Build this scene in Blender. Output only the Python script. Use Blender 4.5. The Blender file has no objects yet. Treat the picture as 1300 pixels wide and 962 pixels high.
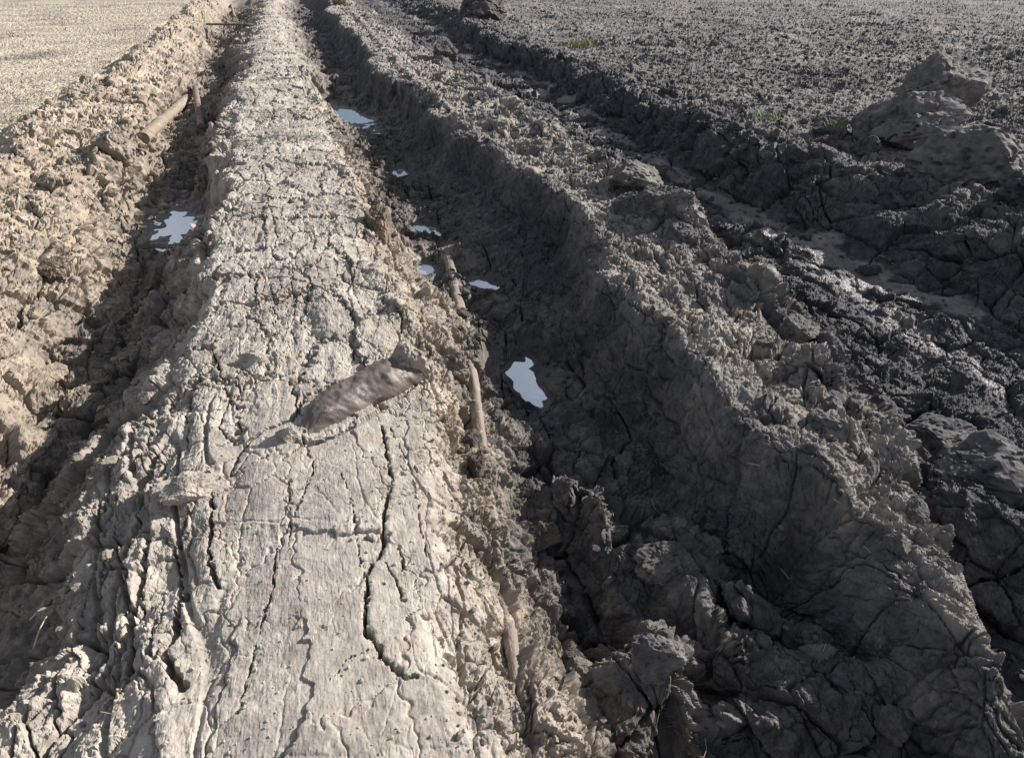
import bpy, bmesh, math, random
import numpy as np
from mathutils import Vector, Matrix, Euler

C = bpy.context.scene.collection
SC = bpy.context.scene
R = math.radians

# ------------------------------------------------------------------ camera, sky, sun, exposure
F = 867.0; CAM_H = 1.6; PITCH = math.atan(496 / F); YAW = R(16.4)
cam = bpy.data.cameras.new('camera'); co = bpy.data.objects.new('camera', cam); C.objects.link(co)
co.location = (0, 0, CAM_H); co.rotation_euler = (math.pi / 2 - PITCH, 0, -YAW)
cam.sensor_width = 36; cam.lens = F / 1300 * 36; cam.shift_y = -45 / 1300
cam.clip_start = 0.05; cam.clip_end = 5000
SC.camera = co

SUN_EL = R(26); SUN_AZ = R(77)          # azimuth clockwise from +Y (the way the ruts run)
w = bpy.data.worlds.new('World'); SC.world = w; w.use_nodes = True
nt = w.node_tree; bg = nt.nodes['Background']
sky = nt.nodes.new('ShaderNodeTexSky'); sky.sky_type = 'NISHITA'; sky.sun_disc = False
sky.sun_elevation = SUN_EL; sky.sun_rotation = SUN_AZ
tc_ = nt.nodes.new('ShaderNodeTexCoord'); cn_ = nt.nodes.new('ShaderNodeTexNoise'); cn_.inputs['Scale'].default_value = 2.2; cn_.inputs['Detail'].default_value = 6
cm_ = nt.nodes.new('ShaderNodeMapRange'); cm_.inputs[1].default_value = .38; cm_.inputs[2].default_value = .62; cm_.inputs[3].default_value = .1; cm_.inputs[4].default_value = .7
cx_ = nt.nodes.new('ShaderNodeMix'); cx_.data_type = 'RGBA'; cx_.inputs[7].default_value = (7.4, 8.0, 9.2, 1)
nt.links.new(tc_.outputs['Generated'], cn_.inputs['Vector']); nt.links.new(cn_.outputs['Fac'], cm_.inputs[0]); nt.links.new(cm_.outputs[0], cx_.inputs[0])
nt.links.new(sky.outputs[0], cx_.inputs[6]); nt.links.new(cx_.outputs[2], bg.inputs[0]); bg.inputs[1].default_value = 0.045
sl = bpy.data.lights.new('sun', 'SUN'); sl.energy = 5.0; sl.angle = R(0.5); sl.color = (1, .96, .915)
so = bpy.data.objects.new('sun', sl); C.objects.link(so)
sd = Vector((math.sin(SUN_AZ) * math.cos(SUN_EL), math.cos(SUN_AZ) * math.cos(SUN_EL), math.sin(SUN_EL)))
so.rotation_euler = sd.to_track_quat('Z', 'Y').to_euler()
SC.view_settings.view_transform = 'Standard'; SC.view_settings.look = 'None'
SC.view_settings.exposure = 0.66; SC.view_settings.gamma = 1
SC.view_settings.use_curve_mapping = False

# ------------------------------------------------------------------ helpers
rng = np.random.default_rng(7)
random.seed(7)
f32 = np.float32

def at(px, py, z):                       # a point of the survey: picture ray meets height z
    u = (px - 650) / F; v = (py - 436) / F
    fw = math.cos(PITCH) - v * math.sin(PITCH); dn = math.sin(PITCH) + v * math.cos(PITCH)
    t = (CAM_H - z) / dn; x = u * t; y = fw * t
    return (x * math.cos(YAW) + y * math.sin(YAW), -x * math.sin(YAW) + y * math.cos(YAW))

NT = 256
_g = rng.uniform(0, 2 * math.pi, (NT, NT)); GX = np.cos(_g).astype(f32); GY = np.sin(_g).astype(f32)
def gn(x, y, seed=0):                    # gradient noise, about -1..1
    x = x + seed * 17.31; y = y + seed * 31.77
    xi = np.floor(x); yi = np.floor(y); fx = (x - xi).astype(f32); fy = (y - yi).astype(f32)
    xi = xi.astype(np.int32) & 255; yi = yi.astype(np.int32) & 255
    x1 = (xi + 1) & 255; y1 = (yi + 1) & 255
    u = fx * fx * fx * (fx * (fx * 6 - 15) + 10); v = fy * fy * fy * (fy * (fy * 6 - 15) + 10)
    a = GX[xi, yi] * fx + GY[xi, yi] * fy
    b = GX[x1, yi] * (fx - 1) + GY[x1, yi] * fy
    c = GX[xi, y1] * fx + GY[xi, y1] * (fy - 1)
    d = GX[x1, y1] * (fx - 1) + GY[x1, y1] * (fy - 1)
    a += u * (b - a); c += u * (d - c)
    return (a + v * (c - a)) * 1.5
def fbm(x, y, o, seed=0, g=.5, lac=2.03):
    r = 0; a = 1; t = 0
    for k in range(o):
        r = r + a * gn(x, y, seed + k * 3.7); t += a; a *= g; x = x * lac; y = y * lac
    return r / t
VX = rng.uniform(.08, .92, (NT, NT)).astype(f32); VY = rng.uniform(.08, .92, (NT, NT)).astype(f32)
VA = rng.uniform(-1, 1, (NT, NT)).astype(f32); VB = rng.uniform(-1, 1, (NT, NT)).astype(f32); VC = rng.uniform(0, 1, (NT, NT)).astype(f32)
def vor(x, y, seed=0):                   # F1, edge distance, offset to the cell centre, cell randoms
    x = (x + seed * 13.7).astype(f32); y = (y + seed * 7.9).astype(f32)
    xi = np.floor(x); yi = np.floor(y); fx = x - xi; fy = y - yi
    xi = xi.astype(np.int32); yi = yi.astype(np.int32)
    f1 = np.full(x.shape, 9, f32); f2 = f1.copy(); dx1 = np.zeros_like(f1); dy1 = np.zeros_like(f1)
    ci = np.zeros(x.shape, np.int32)
    for i in (-1, 0, 1):
        for j in (-1, 0, 1):
            a = (xi + i) & 255; b = (yi + j) & 255
            dx = VX[a, b] + i - fx; dy = VY[a, b] + j - fy
            d = dx * dx + dy * dy; m = d < f1
            f2 = np.where(m, f1, np.minimum(f2, d))
            f1 = np.where(m, d, f1); dx1 = np.where(m, dx, dx1); dy1 = np.where(m, dy, dy1)
            ci = np.where(m, a * 256 + b, ci)
    f1 = np.sqrt(f1); f2 = np.sqrt(f2)
    ca = ci >> 8; cb = ci & 255
    return f1, f2 - f1, dx1, dy1, VA[ca, cb], VB[ca, cb], VC[ca, cb]
def ss(a, b, x):
    t = np.clip((x - a) / (b - a), 0, 1); return t * t * (3 - 2 * t)

def link(name, me, mat=None, parent=None):
    o = bpy.data.objects.new(name, me); C.objects.link(o)
    if mat: me.materials.append(mat)
    if parent: o.parent = parent
    return o
def tag(o, label=None, cat=None, group=None, kind=None):
    if label: o['label'] = label
    if cat: o['category'] = cat
    if group: o['group'] = group
    if kind: o['kind'] = kind
    return o

# ------------------------------------------------------------------ survey lines of the ruts (plan)
LN = {
'crest1': [.05,(252,0),(215,30),(150,85),(100,120),(45,155),(0,215),(-100,330),(-300,600)],
'mid1': [-.15,(262,20),(235,60),(190,130),(110,220),(30,330),(-60,450)],
'fl1L': [-.42,(268,40),(240,110),(180,250),(160,320),(110,440),(55,580),(0,700)],
'fl1R': [-.42,(292,40),(270,150),(240,290),(200,360),(160,470),(100,590),(30,680),(-60,820)],
'shL': [-.08,(315,60),(290,130),(265,225),(250,300),(230,380),(195,480),(150,570),(130,640),(60,760),(0,850)],
'plL': [0,(322,60),(305,130),(285,225),(265,300),(245,390),(225,460),(240,560),(265,640),(250,760),(235,870)],
'plR': [0,(350,30),(392,100),(420,170),(440,260),(470,350),(505,430),(540,500),(555,600),(560,700),(555,800),(565,870)],
'slR': [-.15,(365,30),(405,100),(450,220),(500,320),(555,400),(580,480),(600,600),(620,700),(650,800),(665,870)],
'fl2L': [-.38,(380,30),(420,110),(470,220),(525,300),(575,390),(610,470),(650,600),(690,700),(720,800),(740,870)],
'fl2R': [-.40,(400,20),(440,90),(500,180),(565,290),(640,390),(710,470),(790,560),(850,640),(930,760),(1010,870)],
'wt2': [-.02,(420,10),(470,80),(530,130),(585,180),(680,240),(745,300),(800,400),(870,490),(960,530),(1050,610),(1120,700),(1170,780),(1210,870)],
'cr2': [.02,(445,5),(545,75),(640,120),(730,185),(830,240),(900,320),(990,400),(1080,500),(1140,570),(1180,640),(1220,740),(1260,850)],
'fl3L': [-.3,(470,10),(580,80),(690,160),(770,210),(870,290),(960,360),(1040,430),(1120,500),(1180,580),(1240,700),(1300,870)],
'fl3R': [-.28,(500,8),(640,80),(740,130),(800,170),(900,240),(1000,280),(1150,350),(1300,420)],
'cr3': [.05,(545,0),(620,45),(700,75),(790,105),(880,150),(960,190),(1060,225),(1180,240),(1300,300)],
}
def line_x(k, Y):
    L = LN[k]; p = sorted([at(a, b, L[0])[::-1] for a, b in L[1:]])
    ys = np.array([q[0] for q in p]); xs = np.array([q[1] for q in p])
    return np.interp(Y, ys, xs)

# base grid
BX0, BX1, BD = -9.0, 10.0, 0.0125
bx = np.arange(BX0, BX1, BD); 
by = np.concatenate([np.arange(-2, 12, .025), np.arange(12, 42, .05)])
lx = {k: line_x(k, by) for k in LN}
# name, x, z, dry (paleness, with some sun and shade), clod, plate, wallsmooth, damp, field
ks = [
 (bx[0]-50 + 0*by,  .00, .95, .25, 0, 0, 0, 1),
 (lx['crest1']-.30, .00, .95, .25, 0, 0, 0, 1),
 (lx['crest1']-.16, .02, .85, .6, .1, 0, 0, .2),
 (lx['crest1']-.02, .10, .80, .75, .3, 0, 0, 0),
 (lx['mid1'],      -.10, .78, .75, .2, .3, 0, 0),
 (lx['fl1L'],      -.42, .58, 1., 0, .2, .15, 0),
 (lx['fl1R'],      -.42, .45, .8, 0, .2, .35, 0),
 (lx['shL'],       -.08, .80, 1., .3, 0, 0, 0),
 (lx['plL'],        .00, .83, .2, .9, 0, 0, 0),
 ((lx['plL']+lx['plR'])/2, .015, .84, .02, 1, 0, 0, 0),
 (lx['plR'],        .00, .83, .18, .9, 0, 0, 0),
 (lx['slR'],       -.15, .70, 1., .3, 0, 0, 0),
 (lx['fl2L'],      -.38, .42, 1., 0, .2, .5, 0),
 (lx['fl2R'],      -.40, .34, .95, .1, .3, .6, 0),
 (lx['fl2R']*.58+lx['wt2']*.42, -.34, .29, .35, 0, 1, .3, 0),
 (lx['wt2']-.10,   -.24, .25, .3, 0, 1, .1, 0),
 (lx['wt2']-.025,   -.03, .24, .3, 0, .9, .1, 0),  # rut wall: low dry value carries its shade as well as damp clay
 (lx['wt2']+.05,    .04, .60, .5, .6, .4, .0, 0),
 ((lx['wt2']+lx['cr2'])/2, .03, .66, .75, .7, .1, 0, 0),  # ridge top: dry value raised for the sunlight on it
 (lx['cr2'],        .03, .62, 1., .5, 0, 0, 0),
 (lx['cr2']*.6+lx['fl3L']*.4, -.12, .30, 1., .1, 0, .1, 0),
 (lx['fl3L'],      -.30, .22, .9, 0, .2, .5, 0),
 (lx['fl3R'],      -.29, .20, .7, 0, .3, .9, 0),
 (lx['fl3R']*.7+lx['cr3']*.3, -.20, .24, .9, .1, .4, .2, 0),
 (lx['cr3']-.05,    .04, .28, .9, .1, .3, 0, 0),
 (lx['cr3']+.15,    .09, .38, 1., .1, 0, 0, 0),
 (lx['cr3']+.60,    .04, .42, .9, 0, 0, 0, .3),
 (lx['cr3']+1.1,    .02, .46, .7, 0, 0, 0, 1),
 (lx['cr3']+60,     .02, .42, .6, 0, 0, 0, 1),
]
KX = np.array([k[0] for k in ks]); NA = 7
KV = np.array([[k[1 + i] for i in range(NA)] for k in ks])
G = [np.zeros((len(by), len(bx)), f32) for _ in range(NA)]
WX, WY = np.meshgrid(bx, by)
warp = .30 * gn(WX * .3, WY * .33, 4) * ss(5, 12, WY) + (1 - .35 * ss(-.9, -.5, WX) * ss(.4, .1, WX)) * .13 * gn(WX * 1.3, WY * 1.1, 1) + .075 * gn(WX * 4, WY * 3.2, 2) + .025 * gn(WX * 11, WY * 9, 3)
for i, y in enumerate(by):
    xs = bx + warp[i]
    for a in range(NA): G[a][i] = np.interp(xs, KX[:, i], KV[:, a])
def gauss(A, sx, ax):
    r = int(3 * sx); k = np.exp(-.5 * (np.arange(-r, r + 1) / sx) ** 2); k /= k.sum()
    out = np.zeros_like(A); P = np.pad(A, [(r, r), (0, 0)] if ax == 0 else [(0, 0), (r, r)], mode='edge')
    for j, q in enumerate(k): out += (q * (P[j:j + A.shape[0]] if ax == 0 else P[:, j:j + A.shape[1]])).astype(f32)
    return out
for a in range(NA):
    G[a] = gauss(gauss(G[a], 1.5 if a == 0 else 4, 1), 1.5, 0)
Z0 = G[0]
trk = 1 - ss(.3, .9, G[6])
Z0 += (.06 * gn(WX * 1.7, WY * 1.2, 5) + .038 * gn(WX * 4.5, WY * 3.5, 6)) * trk * (1 - .6 * G[3]) * (1 - .65 * G[3]) 
Z0 += .02 * gn(WX * .6, WY * .5, 7)
Z0 -= .09 * ss(2.6, 1.3, WY) * ss(1.15, 1.5, WX) * ss(2.6, 2.0, WX)

# lumps: (px, py, z_guess, rx, ry, dz, rot)  broad hand-placed heaps and hollows
LUMPS = [
 (860,270,.0,.20,.22,.10),(1290,665,-.2,.22,.18,.12),(760,640,-.35,.15,.2,.08),(880,700,-.3,.10,.2,.10),
 (830,840,-.35,.13,.13,.18),(700,640,-.4,.08,.12,.05),(1010,800,-.2,.08,.3,.10),(1130,800,-.1,.07,.25,.06),
 (670,470,-.4,.10,.25,-.04),(560,470,-.1,.05,.12,.05),(150,200,-.2,.12,.35,.10),(80,230,-.1,.1,.3,.07),
 (900,360,0,.25,.2,.04),(1000,560,0,.15,.2,.05),(600,20,.05,.3,.5,.16),(430,400,0,.1,.3,.02),
 (760,810,-.4,.07,.3,-.10),(990,720,-.3,.06,.3,-.06),(850,590,-.4,.08,.25,-.05),(640,160,0,.15,.4,.05),(560,75,0,.15,.8,.06),
 (1180,520,-.3,.14,.12,.10),(1050,480,-.1,.12,.12,.08),(720,400,-.2,.1,.3,.03),(640,230,-.1,.1,.4,.03),
]
for (px, py, z, rx, ry, dz) in LUMPS:
    x, y = at(px, py, z + dz / 2)
    i0, i1 = np.searchsorted(by, (y - 3.2 * ry, y + 3.2 * ry)); j0, j1 = np.searchsorted(bx, (x - 3.2 * rx, x + 3.2 * rx))
    s = np.s_[i0:i1, j0:j1]
    q = ((WX[s] - x) / rx) ** 2 + ((WY[s] - y) / ry) ** 2
    q = q * (1 + .5 * gn(WX[s] * 6, WY[s] * 6, 9))
    Z0[s] += dz * np.exp(-q * q * .5)

# ribs of squeezed-up clay that run along the slopes, and troughs between them
RIBS = [([(866,712),(905,760),(960,825),(985,880)],.055,.22,-.2),([(925,712),(1000,760),(1095,815),(1190,870)],.06,.17,-.15),([(1005,622),(1080,665),(1130,705)],.055,.09,-.12),
 ([(1105,768),(1180,800),(1250,870)],.05,.08,-.05),([(740,630),(790,690),(860,750)],.07,.12,-.28),([(1175,595),(1235,640),(1300,690)],.07,.10,-.2),
 ([(890,650),(960,720),(1020,790),(1080,850)],.04,-.08,-.3),([(1150,600),(1185,680),(1230,760),(1270,850)],.05,-.16,-.25),([(700,700),(730,780),(770,870)],.04,-.08,-.4),
 ([(790,690),(850,780),(900,860)],.04,-.07,-.35),([(450,20),(520,100),(600,170),(690,235),(760,300),(830,400),(900,480)],.05,.05,.0),
 ([(560,75),(680,160),(790,225),(860,285),(950,360),(1040,440),(1110,510)],.07,.06,.0),([(700,78),(800,118),(900,165),(1000,215),(1120,250),(1290,300)],.10,.07,.08),
 ([(230,35),(160,90),(110,130),(50,170),(0,235)],.08,.06,.05),([(190,130),(130,210),(70,290),(0,380)],.10,.07,-.12),([(130,300),(60,400),(0,480)],.08,.06,-.25),
 ([(395,100),(430,180),(460,270),(500,360),(530,430)],.05,.04,.0)]
for pts, sg, dz, zg in RIBS:
    P_ = [at(a, b, zg) for a, b in pts]
    best = None
    x0 = min(p[0] for p in P_) - 4 * sg; x1 = max(p[0] for p in P_) + 4 * sg; y0 = min(p[1] for p in P_) - 4 * sg; y1 = max(p[1] for p in P_) + 4 * sg
    i0, i1 = np.searchsorted(by, (y0, y1)); j0, j1 = np.searchsorted(bx, (x0, x1)); q_ = np.s_[i0:i1, j0:j1]
    xx = WX[q_] + .05 * gn(WX[q_] * 5, WY[q_] * 5, 14) + .025 * gn(WX[q_] * 14, WY[q_] * 14, 15); yy = WY[q_] + .05 * gn(WX[q_] * 5, WY[q_] * 5, 16)
    d = np.full(xx.shape, 99.)
    for (ax, ay), (cx, cy) in zip(P_[:-1], P_[1:]):
        vx, vy = cx - ax, cy - ay; t = np.clip(((xx - ax) * vx + (yy - ay) * vy) / (vx * vx + vy * vy), 0, 1)
        d = np.minimum(d, np.hypot(xx - ax - t * vx, yy - ay - t * vy))
    Z0[q_] += dz * np.exp(-(d / sg) ** 2 * .7) * (.75 + .6 * gn(xx * 3, yy * 3, 17))

def bil(A, X, Y):
    fi = np.interp(Y, by, np.arange(len(by))); fj = np.clip((X - BX0) / BD, 0, len(bx) - 1.001)
    i = np.minimum(fi.astype(np.int32), len(by) - 2); j = fj.astype(np.int32)
    u = (fi - i).astype(f32); v = (fj - j).astype(f32)
    return (A[i, j] * (1 - u) * (1 - v) + A[i + 1, j] * u * (1 - v) + A[i, j + 1] * (1 - u) * v + A[i + 1, j + 1] * u * v).astype(f32)
ZX = np.gradient(Z0, BD, axis=1); ZY = np.gradient(Z0, axis=0) / np.gradient(by)[:, None]
ARC = np.cumsum(np.sqrt(1 + gauss(ZX, 3, 1) ** 2), axis=1) * BD
ARC = (ARC - ARC[:, [int(-BX0 / BD)]]).astype(f32)
ARC = gauss(ARC, 10, 0)

# ------------------------------------------------------------------ ground mesh, finer where the track is near
Q = 1.0                                  # spacing factor
rows = [-0.75]
while rows[-1] < 34:
    d = math.hypot(max(rows[-1] + .3, .0), 1.3); rows.append(rows[-1] + Q * max(.0027, .0018 * d + .00015 * d * d))
rows = np.array([-900, -200, -60, -20, -8, -3.5, -2, -1.4, -1.1, -.95, -.85, -.8] + rows + [36, 40, 50, 70, 110, 200, 400, 900, 2500])
NC = int(1650 / Q)
xf = np.arange(-60, 90, .02)
XX = np.zeros((len(rows), NC), f32)
s0, c0 = math.sin(YAW), math.cos(YAW)
for i, y in enumerate(rows):
    yy = min(max(y, -.75), 34)
    dep = (xf * s0 + yy * c0); lat = (xf * c0 - yy * s0)
    zc = dep * math.cos(PITCH) + (CAM_H) * math.sin(PITCH)
    d = np.sqrt(dep ** 2 + lat ** 2 + 1.4 ** 2)
    zz = np.maximum(zc, .5)
    off = np.abs(lat / zz) * F - 690
    wgt = 1 / np.maximum(.0026, .0016 * d) / (1 + np.clip(off, 0, 1e9) / 60) ** 1.5
    slope = np.interp(xf, bx, np.abs(ZX[min(int(np.interp(yy, by, np.arange(len(by)))), len(by) - 1)]))
    wgt *= np.sqrt(1 + slope ** 2)
    cw = np.cumsum(wgt); cw = (cw - cw[0]) / (cw[-1] - cw[0])
    XX[i] = np.interp(np.linspace(0, 1, NC), cw, xf)
for k in range(9):
    e = (9 - k) / 9
    XX[:, k] -= 2500 * e ** 4; XX[:, -1 - k] += 2500 * e ** 4
YY = np.repeat(rows[:, None], NC, 1).astype(f32)
# smooth columns along rows to avoid shear kinks
for _ in range(2): XX[1:-1] = (XX[:-2] + XX[1:-1] * 2 + XX[2:]) / 4

bX = np.clip(XX, BX0, BX1 - .05); bY = np.clip(YY, -2, 41.9)
Z = bil(Z0, bX, bY); S = bil(ARC, bX, bY) + (XX - bX)
dry, clod, plate, walls, damp, field = [bil(G[k], bX, bY) for k in range(1, 7)]
zx = bil(ZX, bX, bY); zy = bil(ZY, bX, bY)
nn = 1 / np.sqrt(1 + zx * zx + zy * zy)
T = YY
print('ground verts', Z.size)

far = np.clip(np.hypot(XX, YY) / 30, 0, 1)
w1 = gn(S * 3, T * 2.5, 21) * .5 + gn(S * 9, T * 8, 22) * .22
w2 = gn(S * 3, T * 2.5, 23) * .5 + gn(S * 9, T * 8, 24) * .22
w3 = gn(S * 28, T * 28, 25); w4 = gn(S * 28, T * 28, 26)
H = np.zeros_like(Z)
# --- clods: tilted broken blocks at several sizes
cm = np.clip(clod, 0, 1)
patch = np.clip(.55 + .8 * gn(S * 2.2, T * 1.8, 31), 0, 1.2)
def blocks(sc, seed, asp=.8, tilt=.6, edge=.09, dome=.1):
    k = .07 * min(sc, 30) / 14
    f1, e, dx, dy, a, b, c = vor(S * sc + w1 * .042 * sc + k * w3 + .5 * k * w5, T * sc * asp + w2 * .042 * sc + k * w4 + .5 * k * w6, seed)
    h = (c - .5) * .9 + tilt * (a * dx + b * dy) - .40 * (1 - ss(0, edge, e)) + dome * (.5 - f1)
    return h, e, c
def terr(x):
    k = np.floor(x); return k + ss(.55, .95, x - k)
w5 = gn(S * 75, T * 75, 27); w6 = gn(S * 75, T * 75, 28)
b0, e0, c0_ = blocks(3.3, 8, .75, .45, .07, .5)
b1, e1, c1 = blocks(6.5, 1); b2, e2, c2 = blocks(14, 2); b3, e3, c3 = blocks(31, 3); b4, e4, c4 = blocks(70, 4)
pt2 = ss(-.25, .35, gn(S * 5, T * 4, 33)); pt3 = ss(-.1, .4, gn(S * 8, T * 7, 34))
fb = fbm(S * 9, T * 7.5, 6, 41, .62)
fb2 = fbm(S * 45, T * 42, 3, 43, .7)
big = ss(.45, .9, cm)
H += big * (.085 * b0 - .045 * (1 - ss(.0, .045, e0 + .03 * w3)) * (gn(S * 1.7, T * 1.5, 35) > -.2)) * (1 - ss(0, .5, field))
H += cm * patch * (.058 * b1 - .022 * (1 - ss(0, .06, e1)))
H += cm * np.clip(patch * 1.2, 0, 1) * .028 * b2 * (.3 + .7 * pt2)
H += cm * .013 * b3 * pt2
H += np.clip(cm, .05, 1) * .0045 * b4 * pt3
H += np.clip(cm, .12, 1) * (.006 * terr(fb * 3.2) / 1.6 + .018 * fb + .007 * fb2)
# rounded loose clods here and there
for sc, sd_, am in ((9, 5, .05), (20, 6, .026), (42, 7, .013)):
    f1, e, dx, dy, a, b, c = vor(S * sc + .2 * w3 + .12 * w5, T * sc + .2 * w4 + .12 * w6, sd_)
    r = .16 + .30 * VC[(np.abs(c * 255)).astype(int) & 255, 3]
    m = (c > .74) * np.sqrt(np.clip(1 - (f1 / r) ** 2, 0, 1))
    H += am * r * 2 * m * np.clip((cm - .15) * 1.2 + field * .5 * (XX > 0), 0, 1)
# --- slumped wall of the right ruts: downslope flutes and shear cracks
H += walls * (.016 * gn(S * 2.6, T * 6, 51) + .004 * gn(S * 8, T * 24, 52) + .008 * fb2 + .010 * b2)
f1, e, *_ = vor(S * 2.6 + .5 * w1, T * 3.4 + .5 * w2, 11)
H += walls * .018 * fb
H -= walls * .022 * (1 - ss(0, .04, e)) * (gn(S * 2, T * 2, 54) > -.1)
# --- dried crust: plates parted by cracks
pm = plate
near_scr = ss(2.55, 2.2, T) * ss(.6, .9, plate)          # the scraped slab nearest the camera
def cracks(sc, asp, seed, wid, wx=.30):
    f1, e, dx, dy, a, b, c = vor(S * sc + wx * w1 + .10 * w3, T * sc * asp + wx * w2 + .10 * w4, seed)
    return e, dx, dy, a, b, c
gate1 = ss(-.6, -.2, gn(S * 2.1, T * 1.7, 61)); gate2 = ss(.0, .3, gn(S * 3.3, T * 1.3, 62)); gate3 = ss(0, .4, gn(S * 4, T * 1.8, 63))
e, dx, dy, a, b, c = cracks(4.6, .50, 21, 0)
H += pm * (1 - .5 * near_scr) * (.020 * (a * dx + b * dy) + .010 * (c - .5))
H -= pm * .055 * (1 - ss(.0, .050, e + .012 * w5)) * gate1 * (1 - .9 * near_scr)
H -= pm * .006 * (1 - ss(.0, .12, e)) * (1 - .9 * near_scr)
e, dx, dy, a, b, c = cracks(12.5, .50, 22, 0)
H += pm * (1 - near_scr) * (.008 * (a * dx + b * dy) + .006 * (c - .5))
H -= pm * .024 * (1 - ss(.0, .075, e + .02 * w5)) * gate2 * (1 - .95 * near_scr)
e, dx, dy, a, b, c = cracks(27, .6, 23, 0, .5)
H -= pm * .007 * (1 - ss(.0, .10, e)) * gate3 * (1 - .97 * near_scr)
fc = fbm(S * 13, T * 5.5, 5, 64, .58)
H += pm * (1 - near_scr) * (.0042 * terr(fc * 4.5) / 2 + .004 * fc + .0014 * fb2)
pits = np.clip(gn(S * 38, T * 34, 66) - .45, 0, 1)
H -= pm * (1 - near_scr) * .007 * pits
# scraped slab: fine grooves along the track
H += near_scr * (.00035 * gn(S * 95, T * 5, 67) + .0005 * gn(S * 190, T * 30, 68) + .005 * gn(S * 6, T * 2, 69) + .0028 * terr(fc * 1.6) / 2 + .0008 * fb2)

# --- cracks surveyed one by one on the pale ridge
CR = [
 ([(392,562),(425,552),(462,532),(500,506),(528,486)],.011,.05),([(375,560),(392,562)],.012,.06),([(455,330),(440,370),(452,410),(448,450)],.005,.05),([(340,250),(352,300),(338,345),(350,385)],.0045,.045),([(290,380),(330,372),(372,384),(415,372)],.004,.04),([(300,470),(340,480),(370,470),(392,485)],.004,.04),
 ([(485,540),(492,580),(498,610),(488,650),(487,690),(468,720),(464,760),(462,790),(478,815),(492,838),(515,855),(530,850)],.0075,.06),
 ([(434,600),(448,640),(455,700),(462,730)],.003,.03),([(398,582),(397,600),(386,625),(372,655),(350,690),(345,740),(330,790),(318,840),(300,900)],.004,.035),
 ([(375,545),(388,560),(392,580)],.005,.04),([(262,590),(268,640),(263,700),(275,740)],.007,.05),([(270,445),(283,480),(290,505),(276,540),(300,560)],.006,.05),
 ([(230,735),(220,790),(205,820),(228,865)],.012,.06),([(216,680),(222,730),(218,780)],.007,.05),([(105,640),(115,690),(105,740),(110,800)],.008,.05),
 ([(300,575),(335,545),(370,535),(385,500),(430,485),(470,470),(500,450)],.010,.06),([(300,575),(292,600),(310,592),(340,578)],.006,.05),
 ([(420,860),(440,835),(465,822)],.003,.03),([(490,710),(505,740),(515,760)],.004,.035),([(505,690),(512,715)],.004,.03),
 ([(365,700),(370,640),(366,610)],.003,.03),([(430,300),(442,330),(450,370),(460,395)],.004,.04),([(370,300),(365,340),(375,380),(370,420),(383,455)],.0035,.035),
 ([(300,330),(320,350),(330,395),(322,430)],.0035,.035),([(592,640),(575,690),(590,745),(583,800),(600,860)],.006,.04),([(495,540),(520,590),(532,640),(540,700)],.003,.03),
 ([(285,600),(240,640),(222,680)],.005,.04),([(190,560),(170,620),(150,700),(160,780),(148,860)],.006,.05),
]
sel = np.flatnonzero(((XX > -1.3) & (XX < 1.0) & (YY > .3) & (YY < 5)).ravel())
px_ = XX.ravel()[sel] + .006 * w3.ravel()[sel]; py_ = YY.ravel()[sel] + .006 * w4.ravel()[sel]
jx = gn(px_ * 40, py_ * 40, 71) * .007 + gn(px_ * 110, py_ * 110, 73) * .003
cut = np.zeros(len(sel), f32)
for pts, wd, dp in CR:
    P = [at(a, b, .02) for a, b in pts]
    for (ax, ay), (bx_, by_) in zip(P[:-1], P[1:]):
        mn = (px_ > min(ax, bx_) - .06) & (px_ < max(ax, bx_) + .06) & (py_ > min(ay, by_) - .06) & (py_ < max(ay, by_) + .06)
        q = np.flatnonzero(mn)
        if not len(q): continue
        vx, vy = bx_ - ax, by_ - ay; L2 = vx * vx + vy * vy + 1e-9
        t = np.clip(((px_[q] - ax) * vx + (py_[q] - ay) * vy) / L2, 0, 1)
        d = np.hypot(px_[q] - ax - t * vx + jx[q], py_[q] - ay - t * vy + jx[q])
        ww = wd * (.75 + .5 * gn(px_[q] * 12, py_[q] * 12, 72))
        v = dp * (1 - ss(ww * .45, ww * 1.25, d)) + dp * .03 * (1 - ss(ww, ww * 3, d))
        cut[q] = np.maximum(cut[q], v)
Hr = H.ravel(); Hr[sel] -= cut; H = Hr.reshape(H.shape)

# --- torn long ridges beside the crust at lower left
tl = ss(2.9, 2.2, T) * ss(-.35, -.6, XX) * ss(-1.35, -1.15, XX)
H += tl * (.026 * gn(S * 7, T * 2.4, 81) + .012 * gn(S * 16, T * 8, 82) - .03 * (1 - ss(0, .12, np.abs(gn(S * 7, T * 1.3, 83)))))
# --- silt flats in the damp rut floors
silt = ss(.05, .28, .10 * (XX > 2.6) + gn(S * 3.1, T * 2.2, 91) + .35 * gn(S * 11, T * 9, 92)) * ss(.6, .85, damp)
H *= (1 - .82 * silt)
Hs = silt * .002 * fbm(S * 30, T * 26, 3, 93)
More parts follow.
